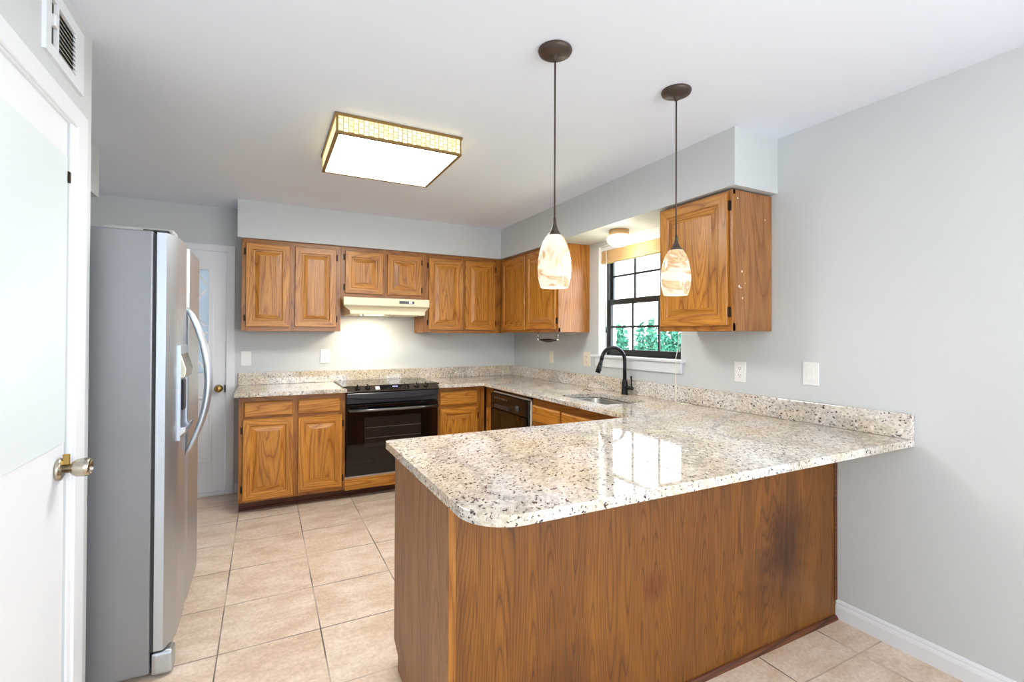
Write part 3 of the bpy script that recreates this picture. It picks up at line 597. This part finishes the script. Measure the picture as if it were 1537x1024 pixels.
# ------------------------------------------------------------------ sink and faucet
t = thing('sink', 'double-bowl stainless steel undermount sink below the window', 'sink', (-.37, -2.03, .70))
def bowl(y0, y1, depth, nm):
    b = MB(); x0, x1 = HX0-.004, HX1+.004; rings = []
    def rect(ins, z, r):
        a0, a1, c0, c1 = x0+ins, x1-ins, y0+ins, y1-ins
        return [(x, y, z) for x, y in arc(a1-r, c1-r, r, 0, 90, 5) + arc(a0+r, c1-r, r, 90, 180, 5) + arc(a0+r, c0+r, r, 180, 270, 5) + arc(a1-r, c0+r, r, 270, 360, 5)]
    zt = .8825
    for ins, z, r in ((-.012, zt, .045), (0, zt, .04), (.002, zt-.01, .04), (.012, zt-depth+.03, .045), (.022, zt-depth+.010, .05), (.045, zt-depth, .05), (.06, zt-depth-.003, .03)): rings.append(rect(ins, z, r))
    n = len(rings[0]); vs = [p for r_ in rings for p in r_]; fs = []
    for i in range(len(rings)-1):
        for k in range(n): fs.append([i*n+k, i*n+(k+1) % n, (i+1)*n+(k+1) % n, (i+1)*n+k])
    fs.append([(len(rings)-1)*n+k for k in range(n)])
    b.poly(vs, fs, 0, True); o = b.build('bowl', SINKST, t)
    sm = o.modifiers.new('thickness', 'SOLIDIFY'); sm.thickness = .0015; sm.offset = -1
    d = MB().lathe([(.0, .004), (.018, .003), (.028, .005), (.034, .003), (.035, 0)], ((HX0+HX1)/2, (y0+y1)/2, zt-depth-.003), Z, 24); d.build('drain', CHROME, o)
bowl(-2.118, HY1+.004, .19, 'large'); bowl(HY0-.004, -2.146, .15, 'small')
b = MB().box(HX0-.002, HX1+.002, -2.147, -2.117, .858, .876, .006, seg=3); b.build('divider', SINKST, t)

t = thing('faucet', 'matt black gooseneck pull-down faucet behind the sink', 'faucet', (-.075, -1.918, .914))
fx, fy = -.075, -1.918
b = MB().lathe([(0, 0), (.027, 0), (.027, .004), (.0235, .008), (.0235, .075), (.020, .095), (.0145, .112), (0, .112)], (fx, fy, .9145), Z, 24); b.build('body', BLACKM, t)
pts = [(fx, fy, 1.02), (fx, fy, 1.10), (fx, fy, 1.165)]; ra = .098
dx, dy = -math.cos(R(8)), math.sin(R(8))
for i in range(1, 15):
    a = math.pi*i/15*1.06; q = ra*(1-math.cos(a)); pts.append((fx+dx*q, fy+dy*q, 1.165+ra*1.0*math.sin(a)))
b = MB().tube(pts, .0135, 14); b.build('gooseneck', BLACKM, t)
e = Vector(pts[-1]); dv = (Vector(pts[-1])-Vector(pts[-2])).normalized(); dv = (dv+Vector((dx*.22, dy*.22, 0))).normalized()
b = MB().tube([e-dv*.004, e+dv*.02, e+dv*.024, e+dv*.055, e+dv*.095], [.0135, .014, .0165, .0175, .0185], 14); hd = b.build('spray_head', BLACKM, t)
b = MB(); c = e+dv*.06; b.box(c.x-.006, c.x+.006, c.y-.024, c.y-.014, c.z-.02, c.z+.02, .003); b.build('button', DKGREY, hd)
b = MB().tube([(fx, fy-.018, .967), (fx, fy-.04, .967), (fx, fy-.066, .967)], [.015, .015, .013], 12); b.lathe([(0, -.016), (.012, -.012), (.0165, 0), (.012, .012), (0, .016)], (fx, fy-.076, .967), Y, 14)
lv = b.build('valve', BLACKM, t)
b = MB().tube([(fx, fy-.076, .975), (fx, fy-.074, 1.0), (fx, fy-.070, 1.055)], [.006, .005, .0065], 8); b.build('lever', BLACKM, lv)

# ------------------------------------------------------------------ range and hood
t = thing('range', 'black slide-in electric range with four knobs and a glass oven door', 'oven', (-1.4825, -.33, .184))
rx0, rx1 = -1.864, -1.1005
b = MB().box(rx0, rx1, -.60, -.034, .1845, .895); b.build('body', BLACK, t)
b = MB().box(-1.888, -1.077, -.628, -.036, .9150, .926, .003, seg=2); b.box(rx0, rx1, -.628, -.036, .895, .918); ck = b.build('cooktop', BLACKGL, t)
for cx, cy, rd in ((-1.66, -.46, .10), (-1.31, -.46, .085), (-1.66, -.20, .075), (-1.31, -.20, .10)): 
    MB().lathe([(rd, .0003), (rd+.004, .0003)], (cx, cy, .926), Z, 40).build('burner_ring', DKGREY, ck)
py0, pz0, py1, pz1 = -.628, .931, -.682, .884      # sloping control fascia
b = MB(); b.prism([(-.60, .926), (py0, pz0), (py1, pz1), (-.66, .872), (-.60, .872)], -1.867, -1.0985, axis='a'); cp = b.build('control_panel', FASCIA, t, bevel=.003)
sl = Vector((0, py1-py0, pz1-pz0)).normalized(); nv = Vector((0, sl.z, -sl.y)); 
if nv.y > 0: nv = -nv
up = -sl
mid = Vector((0, (py0+py1)/2, (pz0+pz1)/2))
def onp(x, v): return Vector((x, mid.y, mid.z)) + up*v
for x in (-1.782, -1.702, -1.292, -1.212):
    kb = MB().lathe([(0, 0), (.021, 0), (.021, .004), (.018, .018), (.0, .019)], onp(x, 0)+nv*.001, nv, 20); 
    kb.frame(onp(x, 0)+nv*.012, X, up, nv); kb.box(-.006, .006, -.024, .024, 0, .017, .004); kb.build('knob', BLACK, cp)
pb = MB().frame(onp(-1.48, 0)+nv*.0008, X, up, nv); pb.box(-.125, .125, -.026, .026, 0, .001); dp = pb.build('display', BLACKGL, cp)
pb = MB().frame(onp(-1.48, 0)+nv*.002, X, up, nv)
for k, sx in enumerate((-.016, -.004, .008, .018)):
    pb.box(sx, sx+.007, .004, .014, 0, .0006)
pb.build('clock_digits', LED, dp)
pb = MB().frame(onp(-1.48, 0)+nv*.002, X, up, nv)
for k in range(8): pb.box(-.062+k*.016, -.054+k*.016, -.014, -.009, 0, .0006)
for k in range(3):
    for j in range(3): pb.box(.062+k*.016, .070+k*.016, -.016+j*.012, -.011+j*.012, 0, .0006)
pb.build('touch_keys', RACK, dp)
pb = MB().frame(onp(-1.617, -.002)+nv*.0008, X, up, nv); pb.box(-.022, .018, -.016, .018, 0, .001, .0004); pb.build('sticker', LITPANEL, cp)
b = MB(); n = 16
vs, fs = [], []
for i in range(n+1):                                    # bowed trim band below the fascia
    x = -1.866 + (rx1+1.866)*i/n; q = 1-((i/n)*2-1)**2; y = -.668-.022*q
    for z, yy in ((.873, y+.004), (.866, y), (.838-.016*q, y), (.832-.016*q, y+.004), (.832-.016*q, -.60), (.873, -.60)): vs.append((x, yy, z))
for i in range(n):
    for k in range(6): fs.append([i*6+k, i*6+(k+1) % 6, (i+1)*6+(k+1) % 6, (i+1)*6+k])
fs += [list(range(6)), [n*6+k for k in range(6)][::-1]]
b.poly(vs, fs); b.build('trim_band', BANDGR, t)
b = MB().box(-1.866, rx1, -.655, -.60, .785, .832, .004); b.build('vent_band', BANDGR, t)
b = MB().box(-1.866, rx1, -.662, -.602, .295, .778, .006, seg=2); od = b.build('oven_door', BLACKGL, t)
b = MB().box(-1.726, -1.252, -.6632, -.66, .425, .672, .001); ow = b.build('oven_window', OVENWIN, od)
b = MB()
for z in (.50, .585): b.box(-1.722, -1.256, -.6638, -.663, z-.0015, z+.0015)
b.build('rack_lines', RACK, ow)
b = MB().tube([(-1.852, -.70, .735), (-1.66, -.712, .735), (-1.4825, -.716, .735), (-1.30, -.712, .735), (-1.112, -.70, .735)], .0135, 12)
b.tube([(-1.845, -.66, .735), (-1.845, -.702, .735)], .010, 8); b.tube([(-1.119, -.66, .735), (-1.119, -.702, .735)], .010, 8); b.build('handle', plain('dark_satin_handle', (120, 118, 114), .22, .9), od)
b = MB().box(-1.864, rx1, -.602, -.565, .1845, .29, .004); b.build('lower_panel', BLACK, t)

t = thing('range_hood', 'almond under-cabinet range hood with a black switch strip', 'hood', (-1.5, -.25, 1.52))
hx0, hx1 = -1.8715, -1.1315
b = MB()
prof = [(-.001, 1.668), (-.49, 1.668), (-.495, 1.66), (-.495, 1.604), (-.49, 1.598), (-.465, 1.586), (-.448, 1.570), (-.440, 1.558), (-.440, 1.530), (-.435, 1.525), (-.001, 1.525)]
n = len(prof); ins = [.0, 0, 0, 0, 0, .012, .03, .045, .05, .05, .05]
vs = [(hx0+i*(1.25), y, z) for (y, z), i in zip(prof, ins)] + [(hx1-i*.5, y, z) for (y, z), i in zip(prof, ins)]
b.poly(vs, [list(range(n))[::-1], list(range(n, 2*n))] + [[i, (i+1) % n, n+(i+1) % n, n+i] for i in range(n)]); b.build('canopy', ALMOND, t)
b = MB().box(-1.405, -1.272, -.4975, -.4948, 1.624, 1.648, .0008); sw = b.build('switch_strip', BLACK, t)
b = MB().box(-1.318, -1.292, -.500, -.497, 1.629, 1.642, .001); b.build('switch', CHROME, sw)
b = MB().box(-1.70, -1.52, -.40, -.27, 1.5215, 1.5255, .001); b.build('lamp_lens', HOODLENS, t)
for x in (-1.70, -1.45, -1.22):
    b = MB().lathe([(0, -.012), (.009, -.010), (.010, 0)], (x, -.42, 1.5255), Z, 12); b.build('screw', CHROME, t)
hl = bpy.data.lights.new('hood_lamp', 'AREA'); hl.shape = 'RECTANGLE'; hl.size = .18; hl.size_y = .10; hl.energy = 4.2; hl.color = (1, .86, .62)
ho = bpy.data.objects.new('hood_lamp', hl); C.objects.link(ho); ho.location = (-1.61, -.28, 1.518)

# ------------------------------------------------------------------ dishwasher
t = thing('dishwasher', 'black built-in dishwasher in the window wall run', 'dishwasher', (-.33, -1.128, 0))
m = MB().frame(rb, **RIGHT); m.box(.768, 1.478, .09, .868, -.57, -.002); m.build('tub', BLACK, t)
m = MB().frame(rb, **RIGHT); m.box(.770, 1.464, .10, .700, 0, .022, .003); dd = m.build('door', BLACKGL, t)
m = MB().frame(rb, **RIGHT); m.box(.770, 1.464, .704, .836, 0, .026, .004); pp = m.build('control_panel', BLACK, t)
m = MB().frame(rb, **RIGHT); m.box(.86, 1.14, .715, .745, .018, .034, .006, seg=2); m.build('latch_handle', DKGREY, pp)
m = MB().frame(rb, **RIGHT)
for k in range(6): m.box(.855+k*.045, .885+k*.045, .795, .807, .026, .029, .001)
m.build('buttons', RACK, pp)
m = MB(); m.lathe([(0, .018), (.010, .018), (.012, .014), (.024, .012), (.027, .0)], (-.641, -1.285, .755), -X, 20); m.build('dial', DKGREY, pp)
m = MB().frame(rb, **RIGHT); m.box(.800, 1.488, .840, .852, 0, .012, .002); m.box(1.468, 1.488, .10, .852, 0, .012, .002); m.build('edge_trim', ALUM, t)
m = MB().frame(rb, **RIGHT); m.box(.768, 1.488, 0, .088, -.57, -.08); m.build('kick_plate', BLACK, t)

# ------------------------------------------------------------------ refrigerator
t = thing('refrigerator', 'stainless side-by-side refrigerator with pebbled grey side panels', 'refrigerator', (-3.2, -1.935, 0))
fy0, fy1, fs_ = -2.392, -1.500, -2.035
b = MB().box(-3.62, -2.848, fy0, fy1, .022, 1.752, .006, seg=2); b.build('cabinet', FSIDE, t)
b = MB().box(-2.849, -2.836, fy0+.012, fy1-.012, .10, 1.742); b.build('gasket', RUBBER, t)
def fdoor(nm, y0, y1, nearR, farR):
    # plan outline: contoured front
    pts = [(-2.836, y0)]; n = 14
    pts += [(-2.805, y0)]
    for i in range(n+1):
        s = i/n; y = y0 + .001 + (y1-y0-.002)*s; e = min(s/nearR if nearR else 1, (1-s)/farR if farR else 1, 1)
        x = -2.805 + .030*math.sin(e*math.pi/2) if e < 1 else -2.775
        pts.append((x, y))
    pts += [(-2.805, y1), (-2.836, y1)]
    b = MB(); vs = []; m_ = len(pts)
    for z in (.105, 1.748): vs += [(x, y, z) for x, y in pts]
    b.poly(vs, [list(range(m_))[::-1], list(range(m_, 2*m_))] + [[i, (i+1) % m_, m_+(i+1) % m_, m_+i] for i in range(m_)])
    o = b.build(nm, STEEL, t, bevel=.004)
    return o
fz = fdoor('freezer_door', fy0, fs_-.004, .34, .10); rd_ = fdoor('refrigerator_door', fs_+.004, fy1, .07, .26)
def fhandle(y, par):
    pts = []
    for i in range(21):
        s = i/20; z = .795 + .675*s; q = math.sin(math.pi*s)**.8 if 0 < s < 1 else 0
        pts.append((-2.780+.088*q, y, z))
    rad = [.006+.009*math.sin(math.pi*min(1, max(0, i/20)))**.5 for i in range(21)]
    MB().tube(pts, rad, 12).build('handle', STEEL, par)
fhandle(fs_-.028, fz); fhandle(fs_+.030, rd_)
dw0, dw1 = -2.300, -2.085
b = MB(); ring(b.frame((-2.776, 0, 0), **LEFT), dw0, dw1, .905, 1.300, dw0+.018, dw1-.018, .955, 1.165, -.002, .009)
dsp = b.build('dispenser', STEEL, fz)
b = MB().frame((-2.776, 0, 0), **LEFT); b.box(dw0+.018, dw1-.018, .955, 1.165, -.002, .002); b.build('dispenser_recess', plain('recess_blue_grey', (72, 86, 104), .3), dsp)
b = MB(); b.prism([(-2.775, 1.292), (-2.748, 1.200), (-2.752, 1.165), (-2.775, 1.160)], dw0+.01, dw1-.01, axis='b'); b.build('dispenser_visor', NICKEL, dsp, bevel=.004)
b = MB(); b.prism([(-2.775, .955), (-2.744, .962), (-2.748, .940), (-2.775, .915)], dw0+.01, dw1-.01, axis='b'); b.build('drip_tray', CHROME, dsp, bevel=.003)
b = MB().frame((-2.776, 0, 0), **LEFT); b.box(-2.22, -2.165, 1.02, 1.15, .002, .012, .003); b.build('paddle', DKGREY, dsp)
b = MB().box(-2.842, -2.803, fy0+.004, fy1-.004, .012, .094, .004, seg=2); b.box(-2.842, -2.772, fy0+.002, fy0+.07, .006, .096, .012, seg=3); b.build('kick_grille', STEEL, t)
b = MB().box(-3.02, -2.79, fy0+.06, fy0+.16, 1.7525, 1.772, .006, seg=2); b.build('hinge_cover', plain('pale_hinge_cover', (176, 178, 172), .4), t)
b = MB().box(-2.885, -2.80, fy0+.02, fy0+.058, 1.7525, 1.760, .002); b.build('hinge', DKGREY, t)

# ------------------------------------------------------------------ lamps
def point(name, loc, e, col, rad=.03):
    d = bpy.data.lights.new(name, 'POINT'); d.energy = e; d.color = col; d.shadow_soft_size = rad
    o = bpy.data.objects.new(name, d); C.objects.link(o); o.location = loc; return o
def pendant(x, y, gl, label):
    t = thing('pendant_lamp', label, 'lamp', (x, y, 1.526), 'pendants over the peninsula')
    b = MB().lathe([(0, 0), (.062, 0), (.0635, -.005), (.060, -.014), (.045, -.022), (.018, -.026), (.009, -.030), (.007, -.044), (0, -.044)], (x, y, ZC), Z, 36); b.build('canopy', BRONZE, t)
    b = MB().tube([(x, y, ZC-.04), (x, y, 2.0), (x, y, 1.775)], .0033, 8); b.build('cord', BRONZE, t)
    b = MB().lathe([(0, .065), (.0055, .064), (.0065, .045), (.010, .030), (.017, .014), (.0275, .0), (.0275, -.003), (0, -.003)], (x, y, 1.722), Z, 28); b.build('socket_cone', BRONZE, t)
    pr = [(.0265, 1.722), (.034, 1.715), (.045, 1.695), (.0545, 1.665), (.0605, 1.63), (.0625, 1.60), (.0605, 1.565), (.0555, 1.542), (.0505, 1.526), (.048, 1.526), (.053, 1.544), (.058, 1.566), (.060, 1.60), (.058, 1.63), (.052, 1.664), (.043, 1.693), (.032, 1.712), (.024, 1.717)]
    b = MB().lathe([(r, z-1.6) for r, z in pr], (x, y, 1.6), Z, 40); b.build('glass_shade', gl, t)
    point('pendant_bulb', (x, y, 1.545), 2.2, (1, .84, .62), .035)
pendant(-1.500, -3.188, PEND[0], 'amber swirl glass pendant hanging left, in front of the wall cabinets')
pendant(-.872, -3.179, PEND[1], 'amber swirl glass pendant hanging right, in front of the single-door cabinet')

lx0, lx1, ly0, ly1 = -2.163, -1.519, -2.285, -1.650
t = thing('ceiling_light', 'square brass-framed ceiling light box with lit mosaic glass sides', 'light', ((lx0+lx1)/2, (ly0+ly1)/2, 2.316))
def rim(b, e, z0, z1, wd):
    b.box(lx0-e, lx1+e, ly0-e, ly0-e+wd, z0, z1, .001); b.box(lx0-e, lx1+e, ly1+e-wd, ly1+e, z0, z1, .001); b.box(lx0-e, lx0-e+wd, ly0-e+wd, ly1+e-wd, z0, z1, .001); b.box(lx1+e-wd, lx1+e, ly0-e+wd, ly1+e-wd, z0, z1, .001)
b = MB(); rim(b, .0, 2.316, 2.328, .018); rim(b, .004, 2.402, 2.4155, .018)
for x in (lx0+.002, lx1-.010):
    for y in (ly0+.002, ly1-.010): b.box(x, x+.008, y, y+.008, 2.328, 2.402)
b.build('frame', LIGHTFR, t)
b = MB(); b.box(lx0+.010, lx1-.010, ly0+.004, ly0+.007, 2.328, 2.402); b.box(lx0+.010, lx1-.010, ly1-.007, ly1-.004, 2.328, 2.402)
b.box(lx0+.004, lx0+.007, ly0+.010, ly1-.010, 2.328, 2.402); b.box(lx1-.007, lx1-.004, ly0+.010, ly1-.010, 2.328, 2.402); b.build('mosaic_glass', MOSAIC, t)
b = MB().box(lx0+.018, lx1-.018, ly0+.018, ly1-.018, 2.319, 2.324); b.build('diffuser', DIFF, t)

t = thing('flush_light', 'small round ceiling light with lit white bowl above the window', 'light', (-.17, -1.962, 2.02))
b = MB().lathe([(0, 0), (.072, 0), (.072, -.03), (.068, -.042), (0, -.042)], (-.17, -1.962, ZS), Z, 32); b.build('collar', FIX, t)
b = MB().lathe([(.066, .018), (.080, .006), (.086, -.010), (.082, -.028), (.068, -.045), (.045, -.057), (.02, -.062), (0, -.063)], (-.17, -1.962, 2.075-.012), Z, 32); b.build('glass_bowl', BOWL, t)
point('flush_bulb', (-.17, -1.962, 1.985), 5.0, (1, .87, .64), .06)

# ------------------------------------------------------------------ wall bits
def plate(name, label, cat, fr, o, a, z, kind, mat=PLATE, wd=.072, ht=.117, group=None):
    P = Vector(o)+Vector(fr['u'])*a+Vector(fr['v'])*z
    t = thing(name, label, cat, P, group)
    m = MB().frame(o, **fr); m.box(a-wd/2, a+wd/2, z-ht/2, z+ht/2, .0003, .006, .0025, seg=2); m.build('cover_plate', mat, t)
    def q(nm, mt, *boxes, par=t):
        m = MB().frame(o, **fr)
        for bx in boxes: m.box(*bx)
        return m.build(nm, mt, par)
    if kind == 'rocker':
        q('rocker_frame', mat, (a-.018, a+.018, z-.035, z+.035, .006, .0075))
        m = MB().frame(o, **fr); m.poly([(a-.015, z-.031, .007), (a+.015, z-.031, .007), (a+.015, z+.031, .007), (a-.015, z+.031, .007), (a-.015, z-.031, .012), (a+.015, z-.031, .012), (a+.015, z, .0085), (a-.015, z, .0085), (a+.015, z+.031, .0095), (a-.015, z+.031, .0095)],
              [[0, 1, 5, 4], [4, 5, 6, 7], [7, 6, 8, 9], [9, 8, 2, 3], [1, 2, 8, 6, 5], [3, 0, 4, 7, 9], [0, 3, 2, 1]]); m.build('rocker', mat, t)
    elif kind == 'duplex':
        for s in (-1, 1):
            so = q('socket', mat, (a-.017, a+.017, z+s*.0205-.0145, z+s*.0205+.0145, .006, .0078, .002))
            q('socket_slots', SLOT, (a-.008, a-.0055, z+s*.0205-.001, z+s*.0205+.008, .0076, .0081), (a+.0055, a+.008, z+s*.0205-.001, z+s*.0205+.007, .0076, .0081), (a-.002, a+.003, z+s*.0205-.010, z+s*.0205-.005, .0076, .0081), par=so)
    elif kind == 'blank':
        q('insert', mat, (a-.016, a+.016, z-.048, z+.048, .006, .008, .001))
    elif kind == 'gfci':
        so = q('socket', mat, (a-.0175, a+.0175, z-.034, z+.034, .006, .0085, .001))
        q('test_buttons', mat, (a-.008, a+.008, z-.007, z-.001, .0085, .0105), (a-.008, a+.008, z+.001, z+.007, .0085, .0105), par=so)
        for k in (-1, 1):
            zc_ = z+k*.021
            q('socket_slots', SLOT, (a-.008, a-.0055, zc_-.001, zc_+.008, .0083, .0088), (a+.0055, a+.008, zc_-.001, zc_+.007, .0083, .0088), (a-.002, a+.003, zc_-.010, zc_-.005, .0083, .0088), par=so)
B0 = (0, 0, 0)
plate('light_switch', 'white rocker switch plate beside the back door', 'switch', BACK, B0, -2.600, 1.141, 'rocker', wd=.080, ht=.124)
plate('wall_outlet', 'white duplex outlet on the back wall left of the range', 'outlet', BACK, B0, -1.966, 1.152, 'duplex', wd=.078, ht=.126)
plate('cover_plate', 'narrow ivory plate below the wall cabinet left of the window', 'wall plate', RIGHT, B0, .778, 1.142, 'blank', IVORY, wd=.062, ht=.116)
plate('wall_outlet', 'ivory outlet at the left end of the window sill', 'outlet', RIGHT, B0, 1.350, 1.148, 'gfci', IVORY, wd=.096, ht=.122)
plate('wall_outlet', 'white duplex outlet under the single-door wall cabinet', 'outlet', RIGHT, B0, 2.836, 1.142, 'duplex', PLATE, wd=.076, ht=.117)
plate('light_switch', 'white rocker switch plate right of the single-door cabinet above the peninsula', 'switch', RIGHT, B0, 3.240, 1.160, 'rocker', PLATE, wd=.080, ht=.116)

# vent grille on the left wall
t = thing('vent_grille', 'white air vent grille above the closet door', 'vent', (XL, -2.74, 2.26))
b = MB().frame((XL, 0, 0), **LEFT)
ring(b, -2.893, -2.576, 2.158, 2.366, -2.855, -2.652, 2.192, 2.328, 0, .010); b.box(-2.812, -2.797, 2.192, 2.328, .001, .010); b.build('frame', WHITE, t)
b = MB().frame((XL, 0, 0), **LEFT); b.box(-2.857, -2.650, 2.190, 2.330, .0002, .0012); b.build('duct', VENTDK, t)
b = MB().frame((XL, 0, 0), **LEFT)
for k in range(9):
    z = 2.195+k*.0148; b.poly([(-2.797, z, .0095), (-2.652, z, .0095), (-2.652, z+.009, .002), (-2.797, z+.009, .002), (-2.797, z+.0015, .0095), (-2.652, z+.0015, .0095), (-2.652, z+.0105, .002), (-2.797, z+.0105, .002)], [[0, 1, 2, 3], [7, 6, 5, 4], [0, 4, 5, 1], [2, 6, 7, 3], [0, 3, 7, 4], [1, 5, 6, 2]])
b.build('louvres', SLATW, t)
b = MB().frame((XL, 0, 0), **LEFT); b.box(-2.845, -2.825, 2.25, 2.285, .002, .016, .002); b.build('damper_lever', WHITE, t)

# raised window shade with its wand and cord
t = thing('window_shade', 'raised tan slat shade bunched under its white headrail', 'window blind', (.04, -1.95, 2.03))
b = MB().box(.018, .066, WY0+.008, WY1-.008, 2.046, 2.078, .003); b.build('headrail', WHITE, t)
b = MB()
for k in range(9):
    z = 1.962+k*.0092; b.box(.020+.002*(k % 2), .064+.002*(k % 3), WY0+.012, WY1-.012, z, z+.0075)
b.box(.018, .068, WY0+.010, WY1-.010, 1.944, 1.961, .003); b.build('slats', TAN, t)
b = MB().tube([(.014, -1.585, 2.05), (.014, -1.588, 1.72), (.014, -1.59, 1.42)], .003, 6); wd_ = b.build('wand', plain('clear_wand', (226, 230, 232), .2), t)
b = MB().tube([(.014, -1.59, 1.42), (.014, -1.59, 1.375)], .006, 8); b.build('wand_grip', WINBLK, wd_)
b = MB().tube([(.016, -2.36, 2.05), (.01, -2.37, 1.5), (-.02, -2.38, 1.26), (-.045, -2.385, 1.20), (-.05, -2.39, 1.10), (-.05, -2.395, .98), (-.06, -2.40, .922), (-.075, -2.43, .9178), (-.085, -2.47, .9178), (-.075, -2.50, .9178), (-.09, -2.53, .9178), (-.105, -2.50, .9178), (-.085, -2.47, .920), (-.07, -2.52, .9178), (-.085, -2.56, .9178)], .0024, 6); b.build('pull_cord', CORD, t)

# towel bar under the corner cabinet
t = thing('towel_holder', 'black bar with silver ends hanging under the cabinet left of the window', 'paper towel holder', (-.25, -1.11, 1.31))
b = MB().tube([(-.25, -.965, 1.311), (-.25, -1.00, 1.309), (-.25, -1.06, 1.306), (-.25, -1.11, 1.305), (-.25, -1.16, 1.306), (-.25, -1.22, 1.308), (-.25, -1.26, 1.309)], [.006, .009, .015, .017, .015, .009, .006], 14); b.build('bar', BLACK, t)
for y in (-.948, -1.278):
    b = MB().tube([(-.25, y, 1.3765), (-.25, y, 1.33)], .0035, 8); b.lathe([(0, -.016), (.011, -.012), (.0155, 0), (.011, .012), (0, .016)], (-.25, y, 1.315), Y, 16); b.build('end_post', CHROME, t)

# small scrap by the sink
b = MB().tube([(-.225, -1.60, .9165), (-.20, -1.615, .930), (-.19, -1.63, .922), (-.18, -1.66, .9165)], [.002, .0025, .002, .0015], 6)
tag(b.build('twig', TWIG, None, (-.2, -1.63, .915)), 'tiny dark twig lying on the counter behind the sink', 'twig')
